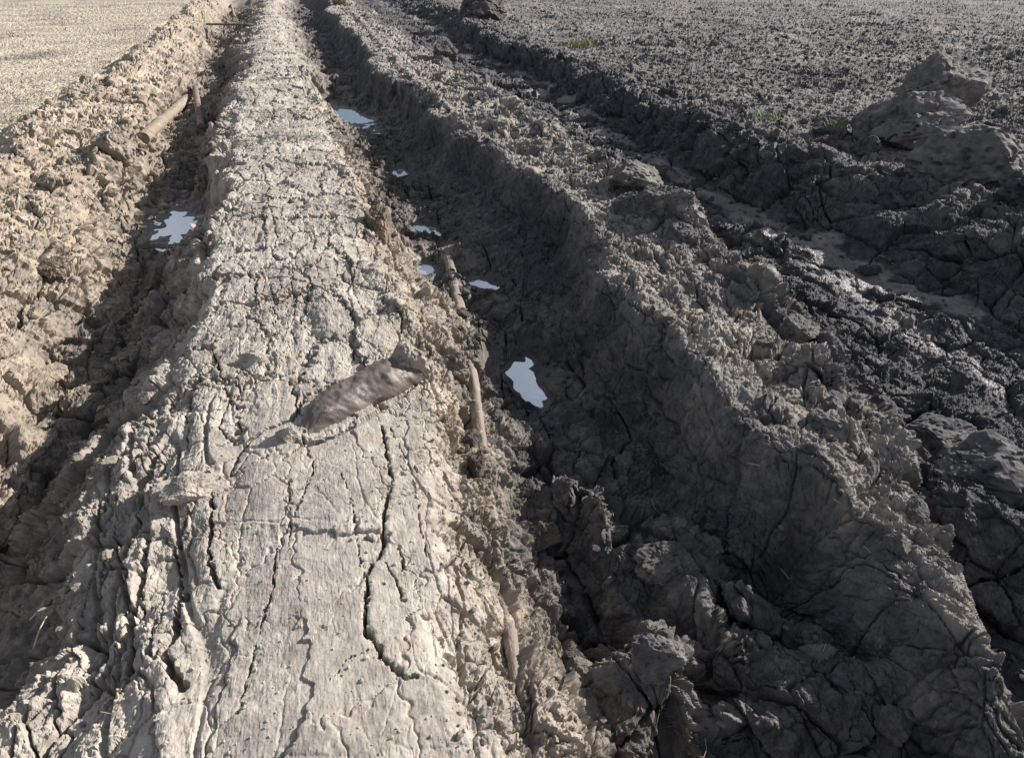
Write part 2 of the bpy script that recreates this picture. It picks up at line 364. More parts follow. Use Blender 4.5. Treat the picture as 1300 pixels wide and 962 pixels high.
# --- fields
fl = field * (XX < 0); fr = field * (XX > 0)
fdir = XX * .90 + YY * .43; fal = YY * .90 - XX * .43
H += fl * (.014 * fbm(XX * 7, YY * 7, 4, 101, .65) + .012 * gn(fal * 2.4, fdir * .35, 102) + .035 * np.abs(gn(fal * .9, fdir * .3, 105)) + .06 * gn(XX * .5, YY * .5, 104) + .010 * b2 + .006 * b3)
rowdir = (XX * .78 + YY * .62)
rb = 0
for sc, sd_, am in ((3.2, 15, .10), (6, 16, .06), (11, 17, .032)):
    f1, e, dx, dy, a, b, c = vor(XX * sc + .25 * w1 + .15 * w3, YY * sc + .25 * w2 + .15 * w4, sd_)
    r = .12 + .34 * VC[(np.abs(c * 255)).astype(int) & 255, 9]
    rb = rb + am * r * 1.6 * (c > .6) * np.sqrt(np.clip(1 - (f1 / r) ** 2, 0, 1)) * (1 + .4 * w5)
H += fr * rb * np.clip(.5 + 1.2 * gn(XX * .7, YY * .6, 107), .1, 1.3)
H += fr * (.03 * gn(XX * .8, YY * .7, 108) + .045 * gn(rowdir * 1.3, (YY - XX) * .2, 103) + .012 * gn(rowdir * 6, (YY - XX) * .5, 105) + .016 * fbm(XX * 9, YY * 9, 5, 104, .72) - .007 * b2)

# --- puddle basins
PUD = [ # px, py, half width m, half length m, angle deg, label
 (228,288,.15,.34,8,'puddle reflecting sky in the left rut beside the pale cracked ridge','p'),
 (446,152,.17,.62,14,'farthest and longest sky-blue puddle in the rut right of the pale ridge','p'),
 (506,221,.07,.12,0,'tiny puddle between the long far puddle and the head of the pale pole','p'),
 (541,292,.07,.12,10,'small bright puddle just left of the upper tip of the pale pole','p'),
 (541,343,.07,.10,20,'small bright puddle below the tip of the pole, left of it','p'),
 (612,362,.06,.10,10,'dark murky puddle right of the pale pole under the rut wall','p'),
 (668,486,.075,.17,3,'nearest puddle, ragged and bright, at the foot of the dark rut wall','p'),
]
WATER = []
for (px, py, hw, hl, ang, lab, _) in PUD:
    x, y = at(px, py, -.43)
    r0 = np.searchsorted(rows, (y - 4 * hl, y + 4 * hl)); sl_ = np.s_[r0[0]:r0[1]]
    c_, s_ = math.cos(R(ang)), math.sin(R(ang))
    dx = XX[sl_] - x; dy = YY[sl_] - y
    q = np.sqrt(((dx * c_ + dy * s_) / hw) ** 2 + ((-dx * s_ + dy * c_) / hl) ** 2)
    q = q * (1 + .6 * gn(XX[sl_] * 8, YY[sl_] * 5, 110)) + .26 * gn(XX[sl_] * 19, YY[sl_] * 13, 111) + .04 * w5[sl_]
    WL = -.395 if py < 200 else -.425
    zt = Z[sl_] + H[sl_] * nn[sl_]
    ins = 1 - ss(1.35, 1.9, q); ring = (1 - ss(1.9, 2.4, q)) * (1 - ins)
    tgt = WL + .022 * np.clip(q - 1, -1, 1) + .0016 * fb2[sl_] + .030 * np.clip(fbm(XX[sl_] * 15, YY[sl_] * 12, 3, 112) - .30, 0, 1) * 6
    tgt = WL + .022 * np.clip(q - 1, -1, 1) + .0012 * fb2[sl_]
    new = zt * (1 - ins) + tgt * ins
    new = np.where((ring > 0) & (new < WL + .012), new * (1 - ring) + (WL + .012) * ring, new)
    cap = WL + .012 + .09 * np.clip(q - 1.2, 0, 9) * min(hw, .1) * 10 * .5 + .008 * w4[sl_]
    new = np.where((q < 3.4) & (new > cap), cap + (new - cap) * ss(1.2, 3.4, q) ** 2, new)
    ring = np.maximum(ring, (q < 3.4) * .5)
    Z[sl_] = new; H[sl_] = np.where(ins + ring > 0, 0, H[sl_]); Z[sl_] = np.where(ins + ring > 0, new, zt - H[sl_] * nn[sl_])
    damp[sl_] = np.maximum(damp[sl_], 2.4 * (1 - ss(1.5, 2.6, q)))
    WATER.append((x, y, hw, hl, ang, WL, lab))

H += Hs
fade = ss(-1.2, -.9, YY) * ss(36, 30, YY) * ss(-45, -30, XX) * ss(75, 50, XX)
H *= fade
PX = XX - zx * nn * H; PY = YY - zy * nn * H; PZ = Z + nn * H
def ground_z(x, y):
    i = int(np.clip(np.searchsorted(rows, y), 1, len(rows) - 2)); j = int(np.clip(np.searchsorted(XX[i], x), 2, NC - 3))
    return float(PZ[i - 1:i + 2, j - 1:j + 2].mean())
def ground_n(x, y, e=.03):
    n = Vector((ground_z(x - e, y) - ground_z(x + e, y), ground_z(x, y - e) - ground_z(x, y + e), 2 * e)); return n.normalized()

# ------------------------------------------------------------------ materials
class N:
    def __init__(s, name):
        s.m = bpy.data.materials.new(name); s.m.use_nodes = True; s.t = s.m.node_tree; s.t.nodes.clear()
        s.out = s.n('ShaderNodeOutputMaterial'); s.b = s.n('ShaderNodeBsdfPrincipled'); s.l(s.b.outputs[0], s.out.inputs[0])
    def n(s, ty, **k):
        q = s.t.nodes.new(ty)
        for a, v in k.items(): setattr(q, a, v)
        return q
    def l(s, a, b): s.t.links.new(a, b)
    def noise(s, scale, det=4, rough=.6, vec=None, dist=0):
        q = s.n('ShaderNodeTexNoise'); q.inputs['Scale'].default_value = scale; q.inputs['Detail'].default_value = det
        q.inputs['Roughness'].default_value = rough; q.inputs['Distortion'].default_value = dist
        if vec: s.l(vec, q.inputs['Vector'])
        return q.outputs['Fac']
    def mr(s, v, a, b, c, d):
        q = s.n('ShaderNodeMapRange'); s.l(v, q.inputs[0])
        for i, x in enumerate((a, b, c, d)): q.inputs[i + 1].default_value = x
        return q.outputs[0]
    def mix(s, f, a, b, mode='MIX'):
        q = s.n('ShaderNodeMix', data_type='RGBA', blend_type=mode)
        for i, v in ((0, f), (6, a), (7, b)):
            if isinstance(v, (int, float)): q.inputs[i].default_value = v
            elif isinstance(v, tuple): q.inputs[i].default_value = (*v, 1)
            else: s.l(v, q.inputs[i])
        return q.outputs[2]
    def math(s, op, a, b=0):
        q = s.n('ShaderNodeMath', operation=op)
        for i, v in ((0, a), (1, b)):
            if isinstance(v, (int, float)): q.inputs[i].default_value = v
            else: s.l(v, q.inputs[i])
        return q.outputs[0]
    def bump(s, h, dist, st=1, nrm=None):
        q = s.n('ShaderNodeBump'); q.inputs['Distance'].default_value = dist; q.inputs['Strength'].default_value = st
        s.l(h, q.inputs['Height'])
        if nrm: s.l(nrm, q.inputs['Normal'])
        return q.outputs[0]

def soil_material(name, attr=True, dry=.5, damp=0.0, tint=0.0, warm=0.0):
    m = N(name); geo = m.n('ShaderNodeNewGeometry').outputs['Position'] if attr else m.n('ShaderNodeTexCoord').outputs['Object']
    if attr:
        a = m.n('ShaderNodeAttribute', attribute_name='soil'); sp = m.n('ShaderNodeSeparateColor'); m.l(a.outputs['Color'], sp.inputs[0])
        D, W, T_ = sp.outputs[0], sp.outputs[1], sp.outputs[2]; WM = a.outputs['Alpha']
    else:
        v = m.n('ShaderNodeCombineXYZ'); D = m.math('ADD', dry, 0); W = m.math('ADD', damp, 0); T_ = m.math('ADD', tint, 0); WM = m.math('ADD', warm, 0)
    nb = m.noise(2.3, 5, .6, geo); nm = m.noise(17, 5, .65, geo); nf = m.noise(150, 4, .7, geo); ng = m.noise(700, 2, .6, geo)
    D2 = m.math('ADD', D, m.mr(nb, .3, .7, -.14, .14)); D2 = m.math('ADD', D2, m.mr(nm, .3, .7, -.16, .16))
    cr = m.n('ShaderNodeValToRGB'); m.l(D2, cr.inputs[0]); e = cr.color_ramp.elements
    e[0].position = 0; e[0].color = (.038, .038, .042, 1); e[1].position = 1; e[1].color = (.53, .495, .44, 1)
    for p, c in ((.25, (.078, .077, .081)), (.5, (.175, .165, .155)), (.75, (.345, .312, .278))):
        q = e.new(p); q.color = (*c, 1)
    base = m.mix(WM, cr.outputs[0], m.mix(1, cr.outputs[0], (1.08, .93, .73), 'MULTIPLY'))
    col = m.mix(m.mr(nf, .3, .75, 0, .8), base, m.mix(1, base, (.68, .66, .64), 'MULTIPLY'))
    col = m.mix(m.mr(m.noise(6.5, 3, .6, geo), .58, .74, 0, .3), col, m.mix(1, col, (1.15, .86, .66), 'MULTIPLY'))   # iron-brown clay
    col = m.mix(T_, col, m.mix(nf, (.34, .30, .225), (.50, .45, .35)))                          # chaff and stubble tint
    wetc = m.mix(1, col, (.50, .50, .52), 'MULTIPLY')
    wf = m.math('MULTIPLY', W, m.mr(nm, .35, .65, .55, 1))
    col = m.mix(wf, col, wetc)
    m.l(col, m.b.inputs['Base Color'])
    m.l(m.mr(wf, 0, 1, .92, .33), m.b.inputs['Roughness'])
    m.b.inputs['Specular IOR Level'].default_value = .4
    n1 = m.bump(nm, .004, .4); n2 = m.bump(nf, .0018, .7, n1); n3 = m.bump(ng, .0006, .6, n2)
    m.l(n3, m.b.inputs['Normal'])
    return m.m
SOIL = soil_material('soil')

# ------------------------------------------------------------------ build the ground as strips of one surface
dry_lit = np.clip(dry + .05 * gn(S * 1.2, T * .8, 121), 0, 1)
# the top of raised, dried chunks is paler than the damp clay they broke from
dry_lit = np.clip(dry_lit + .16 * (c1 - .5) * cm + .12 * (c2 - .5) * cm, 0, 1)
dry_lit = np.clip(dry_lit + .30 * ss(-.26, -.10, Z) * ss(.75, .95, bX) * ss(1.5, 1.25, bX) * ss(2.6, 2.0, YY), 0, 1)  # sunlit look put into the colour: paler rib tops in the near rut
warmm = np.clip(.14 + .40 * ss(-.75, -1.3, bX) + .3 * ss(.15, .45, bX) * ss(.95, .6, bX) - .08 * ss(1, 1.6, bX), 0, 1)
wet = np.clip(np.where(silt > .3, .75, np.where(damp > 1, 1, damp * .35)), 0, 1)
dry_lit = np.clip(dry_lit + .16 * silt * (XX > 1) + .34 * silt * (XX > 2.6) + fr * .16 * gn(XX * .8, YY * .5, 122) + fl * .45 * (gn(fal * 1.0, fdir * .6, 123) + .4 * gn(fal * 5, fdir * 1.5, 125)) - fl * .12, 0, 1)  # silt term: pale silt plus wet sky sheen put into the colour
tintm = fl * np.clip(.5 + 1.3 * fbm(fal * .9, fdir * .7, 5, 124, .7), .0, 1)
col = np.stack([dry_lit, wet, np.clip(tintm, 0, 1), warmm], -1).astype(f32)
reg_lines = ['crest1', 'shL', 'slR', 'wt2', 'cr2', 'cr3']
names = ['stubble_field', 'rut_bank', 'dried_ridge', 'wheel_rut', 'clay_ridge', 'wheel_rut', 'ploughed_field']
offs = [-.25, 0, 0, 0, 0, .45]
RX = np.stack([line_x(k, rows) + o for k, o in zip(reg_lines, offs)], 0)
reg = np.zeros(XX.shape, np.int8)
for k in range(6): reg += (XX > RX[k][:, None] + .04 * gn(XX * 0 + k, YY * 3, 130 + k)).astype(np.int8)
regf = reg[:-1, :-1]
P = np.stack([PX, PY, PZ], -1).reshape(-1, 3).astype(f32); colf = col.reshape(-1, 4)
idx = np.arange(P.shape[0], dtype=np.int32).reshape(PX.shape)
quads = np.stack([idx[:-1, :-1], idx[:-1, 1:], idx[1:, 1:], idx[1:, :-1]], -1)
def build_mesh(name, V, Fq, colors=None, smooth=True):
    me = bpy.data.meshes.new(name); n = Fq.shape[1]
    me.vertices.add(len(V)); me.vertices.foreach_set('co', V.astype(f32).ravel())
    me.loops.add(Fq.size); me.loops.foreach_set('vertex_index', Fq.astype(np.int32).ravel())
    me.polygons.add(len(Fq)); me.polygons.foreach_set('loop_start', np.arange(0, Fq.size, n, dtype=np.int32))
    me.polygons.foreach_set('use_smooth', np.full(len(Fq), smooth and not name.endswith(('ridge', 'field', 'rut', 'bank', 'clod'))))
    if colors is not None:
        ca = me.color_attributes.new('soil', 'FLOAT_COLOR', 'POINT'); ca.data.foreach_set('color', colors.astype(f32).ravel())
    me.update(calc_edges=True)
    return me
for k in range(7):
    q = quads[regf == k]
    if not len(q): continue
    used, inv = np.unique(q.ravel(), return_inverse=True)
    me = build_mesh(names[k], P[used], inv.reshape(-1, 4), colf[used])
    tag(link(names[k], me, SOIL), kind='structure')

# ------------------------------------------------------------------ water
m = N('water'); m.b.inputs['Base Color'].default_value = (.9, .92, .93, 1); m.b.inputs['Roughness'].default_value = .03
m.b.inputs['Metallic'].default_value = .8  # near-white metallic base puts extra sky brightness into the puddles
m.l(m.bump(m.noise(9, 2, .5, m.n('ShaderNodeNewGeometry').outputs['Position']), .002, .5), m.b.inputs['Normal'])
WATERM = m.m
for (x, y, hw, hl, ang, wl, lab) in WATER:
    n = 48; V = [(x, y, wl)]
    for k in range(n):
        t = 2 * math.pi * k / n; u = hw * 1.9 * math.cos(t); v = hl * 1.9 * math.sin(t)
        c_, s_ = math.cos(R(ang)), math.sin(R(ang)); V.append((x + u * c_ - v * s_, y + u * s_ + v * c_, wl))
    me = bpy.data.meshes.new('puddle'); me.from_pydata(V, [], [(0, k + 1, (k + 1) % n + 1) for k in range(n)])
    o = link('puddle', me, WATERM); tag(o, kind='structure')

# ------------------------------------------------------------------ loose clods
def ico(sub):
    bm = bmesh.new(); bmesh.ops.create_icosphere(bm, subdivisions=sub, radius=1)
    V = np.array([v.co[:] for v in bm.verts]); Fc = np.array([[v.index for v in f.verts] for f in bm.faces]); bm.free(); return V, Fc
ICO = {k: ico(k) for k in (1, 2, 3, 4, 5)}
def rotm(sd_):
    q = np.linalg.qr(np.random.default_rng(sd_ * 7 + 3).normal(size=(3, 3)))[0]; return q
def tri(V, f, sd_):
    x, y, z = (V @ rotm(sd_)).T * f
    return (gn(x, y, sd_) + gn(y + 5, z, sd_ + 1) + gn(z + 9, x, sd_ + 2)) / 1.8
def chips(V, N_, f, sd_, tilt=.7, edge=.10):
    Rm = rotm(sd_ + 5); X_ = (V @ Rm) * f; w_ = np.abs(N_ @ Rm) ** 4; w_ /= w_.sum(1)[:, None]; h = 0
    for k, (i, j) in enumerate(((1, 2), (0, 2), (0, 1))):
        f1, e, dx, dy, a, b, c = vor(X_[:, i] + .3 * gn(X_[:, i] * 2, X_[:, j] * 2, 5), X_[:, j] + .3 * gn(X_[:, i] * 2, X_[:, j] * 2, 6), sd_ + k)
        h = h + w_[:, k] * ((c - .5) * .9 + tilt * (a * dx + b * dy) - .4 * (1 - ss(0, edge, e)))
    return h
def clod_shape(seed, sub=4, planes=20, rough=1.0):
    r = np.random.default_rng(seed); V, Fc = ICO[sub]
    n = r.normal(size=(planes, 3)); n /= np.linalg.norm(n, axis=1)[:, None]; d = r.uniform(.62, 1.0, planes)
    dt = V @ n.T; q = np.where(dt > .05, d / np.maximum(dt, .05), 9)
    rad = -np.log(np.exp(-q * 60).sum(1)) / 60; rad = np.minimum(rad, 1.15)
    W = V * rad[:, None]
    W = W * (1 + rough * (.10 * tri(W, 1.7, seed) + .06 * tri(W, 4.1, seed + 9)))[:, None]
    W = W * (1 + rough * (.09 * chips(W, V, 1.6, seed + 3, .9) + .045 * chips(W, V, 4.2, seed + 13, .9) + .02 * chips(W, V, 9, seed + 23) + .035 * tri(W, 8, seed + 17) + .028 * tri(W, 17, seed + 19) + .022 * tri(W, 37, seed + 29) + .012 * tri(W, 70, seed + 31)))[:, None]
    ck = np.abs(tri(W, 1.9, seed + 51)); W = W * (1 - .12 * rough * (1 - ss(.01, .05, ck)))[:, None]
    return W, Fc
clod_mats = {}
def clod_mat(dry_, warm=0., damp_=0.):
    k = (round(dry_, 2), round(warm, 2), round(damp_, 2))
    if k not in clod_mats: clod_mats[k] = soil_material('clod_soil', False, k[0], k[2], 0, k[1])
    return clod_mats[k]
def hero(px, py, wpx, hpx, label, seed, dry_=.35, warm=.15, z=-.02, dep=1.0, rot=0., tilt=0., sink=.3, name='clod', cat='clod of earth', group=None, planes=12, damp_=0., sub=5):
    x, y = at(px, py, z); dist = math.sqrt(x * x + y * y + CAM_H ** 2); mpp = dist / F * .98
    rx = wpx * mpp / 2; rz = hpx * mpp / 2 * 1.1; ry = (rx + rz) / 2 * dep
    W, Fc = clod_shape(seed, sub, planes)
    W = W * np.array([rx, ry, rz]); M_ = np.array(Euler((tilt * .4, tilt, rot - YAW)).to_matrix()); W = W @ M_.T
    o = link(name, build_mesh(name, W, Fc), clod_mat(dry_, warm, damp_))
    g = ground_z(x, y); o.location = (x, y, g + rz * (.80 - sink * 2))
    tag(o, label, cat, group); return o
hero(1180,141,104,52,'long pointed dark slab of earth forming the top of the heap in the ploughed field',101,.5,.1,z=.25,rot=.35,tilt=-.32,sink=-.42,dep=.8)
hero(1160,178,100,54,'wide dark block of earth under the pointed slab in the ploughed field',102,.5,.1,z=.08,rot=.1,tilt=-.2,sink=.05)
hero(1112,172,46,58,'upright crumbly clod leaning on the left side of the heap in the ploughed field',103,.46,.1,z=.08,sink=.2)
hero(1238,216,132,76,'broad rounded cracked clod below and right of the heap in the field',104,.48,.1,z=.08,sink=.2,dep=.8)
hero(1296,262,60,60,'dark clod cut by the right edge of the view below the broad cracked clod',105,.3,0,z=.0,sink=.3)
hero(1056,163,40,32,'grey clod with a tuft of grass growing on its shoulder',106,.30,0,z=.1,sink=.2)
hero(1046,184,38,24,'reddish brown clod just below the grass-topped clod',107,.30,.9,z=.05,sink=.2)
hero(1101,191,32,26,'small grey clod between the reddish clod and the heap',108,.30,0,z=.05,sink=.2)
hero(806,226,78,34,'pale slab of clay tipped up on the crest of the middle clay ridge',109,.46,.1,z=.08,rot=.5,tilt=.25,sink=.15)
hero(842,268,64,52,'largest cracked grey clod on the crest of the middle clay ridge',110,.40,.05,z=.08,sink=.25)
hero(796,266,44,34,'squat grey clod left of the largest clod on the middle clay ridge',111,.38,0,z=.06,sink=.3)
hero(866,300,46,40,'rounded clod right below the largest clod on the middle clay ridge',112,.36,0,z=.04,sink=.3)
hero(1272,566,128,84,'big domed crusted clod at the right edge beside the silty rut floor',113,.36,0,z=-.1,sink=.25,planes=20)
hero(1192,532,90,34,'flat grey slab of clay left of the big domed clod',114,.36,0,z=-.18,sink=.3,tilt=-.1)
hero(1178,548,34,22,'small reddish stone-like clod under the flat grey slab',115,.30,.9,z=-.22,sink=.3)
hero(1118,512,56,38,'knobbly dark clod at the edge of the silty rut floor',116,.28,.2,z=-.2,sink=.3)
hero(1016,410,44,34,'pale pointed clod on the right shoulder of the middle clay ridge',117,.44,.2,z=.0,sink=.25)
hero(1046,432,56,44,'dark rounded clod beside the pale pointed clod on the ridge shoulder',118,.34,0,z=-.05,sink=.3)
hero(565,66,26,26,'upright clod standing beside the wet patch on the middle clay ridge',120,.34,.1,z=.1,sink=.1)
hero(612,16,66,34,'large brown mound of earth near the far end of the right-hand bank',123,.30,.4,z=.2,sink=.3,planes=18)
hero(433,12,15,28,'ochre lump of clay at the far end between the ruts',124,.62,1.,z=-.1,sink=.2)
hero(481,298,36,58,'rust-brown layered chunk of clay on the right flank of the pale ridge',125,.52,1.,z=-.1,rot=.3,sink=.3)
hero(606,590,26,46,'dark red-brown lump pressed against the buried pale pole',126,.26,1.,z=-.15,sink=.3)
hero(598,552,30,40,'dark red-brown lump above the other, left of the buried pole',127,.28,.9,z=-.12,sink=.35)
hero(690,648,46,40,'square brown block of earth right of the buried pole',128,.34,.7,z=-.25,rot=.3,sink=.25,planes=9)
hero(240,622,52,30,'jagged pale clod on the left part of the dried ridge',130,.84,.25,z=.03,rot=.4,sink=.25)
hero(322,455,34,20,'small pale clod on the crust left of the clay roll',131,.86,.2,z=.03,sink=.35)
hero(833,832,84,44,'smooth grey clod with a bright rim at the bottom centre of the rut',133,.40,.1,z=-.2,sink=.25)
hero(852,700,90,46,'wide crumbly clod heaped against the foot of the dark rut wall',135,.38,.3,z=-.25,rot=.5,sink=.35)
hero(576,462,52,40,'dark crumbly clod on the flank between the clay roll and the pole',136,.50,.5,z=-.08,sink=.35)
hero(62,330,28,26,'dark rounded clod casting a shadow on the left rut bank',137,.50,.8,z=-.1,sink=.1)
hero(157,394,28,22,'brown clod lying at the shadow edge in the left rut',138,.50,.7,z=-.36,sink=.2)
hero(48,436,32,26,'pale clod embedded low on the left rut bank',139,.74,.7,z=-.2,sink=.3)
hero(150,208,36,40,'bulging muddy clod on the left bank near the buried logs',140,.66,.35,z=-.2,sink=.3)

hero(522,468,46,56,'pale crumbly clod capping the right end of the dark clay roll',143,.78,.2,z=.03,sink=.12)
hero(368,556,30,22,'small pale clod at the left tip of the dark clay roll',144,.84,.2,z=.02,sink=.3)
# medium clods strewn along edges and floors; each one its own object
protos = []
for k in range(10):
    W, Fc = clod_shape(300 + k, 4, 12 + k % 4); protos.append((W, Fc))
PM = {}
def strew(n, line, spread, ymin, ymax, smin, smax, label, group, dry_, warm, sd_, zmax=9):
    r = np.random.default_rng(sd_); k = 0
    while k < n:
        y = math.exp(r.uniform(math.log(ymin), math.log(ymax))); x = float(line_x(line, np.array([y]))[0]) + r.normal() * spread
        if any(((x - q[0]) / (q[2] * 1.5)) ** 2 + ((y - q[1]) / (q[3] * 1.5)) ** 2 < 1 for q in WATER): continue
        z = ground_z(x, y)
        sz = smin * (smax / smin) ** (r.random() ** 1.8)
        p = int(r.integers(10)); key = (p, group)
        if key not in PM: PM[key] = build_mesh('clod', protos[p][0], protos[p][1]); PM[key].materials.append(clod_mat(dry_, warm))
        o = bpy.data.objects.new('clod', PM[key]); C.objects.link(o)
        o.scale = tuple(sz * r.uniform(.75, 1.25, 3) * np.array([1, 1, .75])); o.rotation_euler = tuple(r.uniform(-.5, .5, 2)) + (r.uniform(0, 6.28),)
        o.location = (x, y, z + sz * .22); tag(o, label, 'clod of earth', group); k += 1
strew(46,'cr2',.14,.9,13,.018,.075,'grey clod of broken clay along the right shoulder of the middle clay ridge','clods on the shoulder of the middle clay ridge',.38,0,1)
strew(34,'fl3L',.22,1.4,12,.018,.065,'dark clod lying in the damp floor of the right-hand rut','clods in the right-hand rut',.22,0,2)
strew(44,'cr3',.30,3,16,.03,.10,'dark clod along the edge of the ploughed field above the right-hand rut','clods along the ploughed field edge',.22,0,3)
strew(52,'fl2L',.16,1.2,11,.015,.055,'dark brown clod on the floor of the rut right of the pale ridge','clods in the middle rut',.30,.4,4)
strew(40,'fl2R',.16,.7,3.2,.018,.06,'dark crumbly clod at the foot of the dark rut wall near the viewer','clods at the foot of the dark wall',.34,.3,9)
strew(26,'slR',.08,1.1,9,.012,.045,'brown clod fallen on the right flank of the pale dried ridge','clods on the right flank of the pale ridge',.62,.5,5)
strew(26,'shL',.12,1.5,9,.015,.05,'pale clod fallen on the left flank of the pale dried ridge','clods on the left flank of the pale ridge',.75,.4,6)
strew(26,'fl1L',.16,2.4,11,.015,.055,'brown clod at the foot of the left rut bank','clods in the left rut',.48,.7,7)
strew(24,'crest1',.12,2.6,14,.02,.07,'pale yellowish clod along the top of the left rut bank','clods along the top of the left bank',.74,.7,8)

# ------------------------------------------------------------------ crumbs too many to count
def crumbs(name, label, n, x0, x1, smin, smax, dry_, warm, sd_, y0=.5, y1=11, only=None):
    r = np.random.default_rng(sd_); V, Fc = ICO[1]
    y = np.exp(r.uniform(np.log(y0), np.log(y1), n)); x = np.interp(y, by, 0 * by)
    a = line_x(x0[0], y) + x0[1]; b = line_x(x1[0], y) + x1[1]; x = a + (b - a) * r.random(n)
    i = np.clip(np.searchsorted(rows, y), 1, len(rows) - 2)
    z = np.empty(n); dry_ok = np.ones(n, bool)
    for (wx_, wy_, hw_, hl_, *_r) in WATER: dry_ok &= ((x - wx_) / (hw_ * 1.6)) ** 2 + ((y - wy_) / (hl_ * 1.6)) ** 2 > 1
    x = x[dry_ok]; y = y[dry_ok]; i = i[dry_ok]; n = len(x); z = np.empty(n)
    for q in range(n):
        j = min(max(int(np.searchsorted(XX[i[q]], x[q])), 2), NC - 3); z[q] = PZ[i[q], j]; x[q] = PX[i[q], j]; y[q] = PY[i[q], j]
    sz = smin * (smax / smin) ** (r.random(n) ** 2.2) * np.clip(y / 3, .8, 3)
    VV = V[None] * (1 + .35 * r.uniform(-1, 1, (n, len(V), 1))) * r.uniform(.6, 1.25, (n, 1, 3)) * sz[:, None, None]
    an = r.uniform(0, 6.28, n); ca, sa = np.cos(an)[:, None], np.sin(an)[:, None]
    X_ = VV[..., 0] * ca - VV[..., 1] * sa + x[:, None]; Y_ = VV[..., 0] * sa + VV[..., 1] * ca + y[:, None]; Z_ = VV[..., 2] * .8 + z[:, None] + sz[:, None] * .35
    P_ = np.stack([X_, Y_, Z_], -1).reshape(-1, 3); FF = (Fc[None] + (np.arange(n) * len(V))[:, None, None]).reshape(-1, 3)
    co_ = np.ones((len(P_), 4), f32); co_[:, 0] = np.repeat(np.clip(dry_ + r.normal(0, .07, n), 0, 1), len(V)); co_[:, 1] = 0; co_[:, 2] = 0; co_[:, 3] = warm
    tag(link(name, build_mesh(name, P_, FF, co_, False), SOIL), label, 'crumbs', kind='stuff')
crumbs('soil_crumbs','pale loose crumbs of dried soil on the pale ridge',2600,('plL',-.25),('plR',.1),.0012,.008,.95,.2,11,.9,9)
crumbs('soil_crumbs','brown crumbs on the right flank of the pale ridge',2200,('plR',0),('slR',.1),.002,.014,.62,.4,12,.9,9)
crumbs('soil_crumbs','dark brown crumbs on the floor of the middle rut',3200,('slR',.05),('wt2',-.1),.002,.018,.30,.35,16,.7,9)
crumbs('soil_crumbs','yellowish crumbs on the left rut bank and in the rut below',3600,('crest1',-.1),('shL',0),.002,.018,.62,.7,13,1.8,11)
crumbs('soil_crumbs','grey crumbs on the middle clay ridge and the floor of the right-hand rut',7000,('wt2',0),('cr3',.3),.002,.018,.36,0,14,.6,11)
crumbs('soil_crumbs','dark crumbs all over the ploughed field',9000,('cr3',.2),('cr3',12),.004,.014,.26,0,15,2.5,22)

# ------------------------------------------------------------------ buried wood
def wood_mat(name, c1_, c2_, mud=.5, mudc=(.20, .16, .125)):
    m = N(name); tc = m.n('ShaderNodeTexCoord').outputs['Object']; mp = m.n('ShaderNodeMapping'); mp.inputs['Scale'].default_value = (40, 40, 3)
    m.l(m.n('ShaderNodeUVMap').outputs[0], mp.inputs[0]); g = m.noise(1, 5, .65, mp.outputs[0]); n2 = m.noise(14, 5, .65, tc); n3 = m.noise(160, 3, .6, tc)
    c = m.mix(m.mr(g, .35, .65, 0, 1), c1_, c2_); mk = m.mr(n2, .5 - .25 * (mud - .5) - .06, .5 - .25 * (mud - .5) + .06, 1, 0)
    c = m.mix(mk, m.mix(n3, mudc, tuple(q * .7 for q in mudc)), c); m.l(c, m.b.inputs['Base Color']); m.b.inputs['Roughness'].default_value = .7
    h = m.math('ADD', m.math('MULTIPLY', g, .3), m.math('MULTIPLY', mk, -1)); m.l(m.bump(n3, .002, .7, m.bump(h, .006, .8)), m.b.inputs['Normal']); return m.m
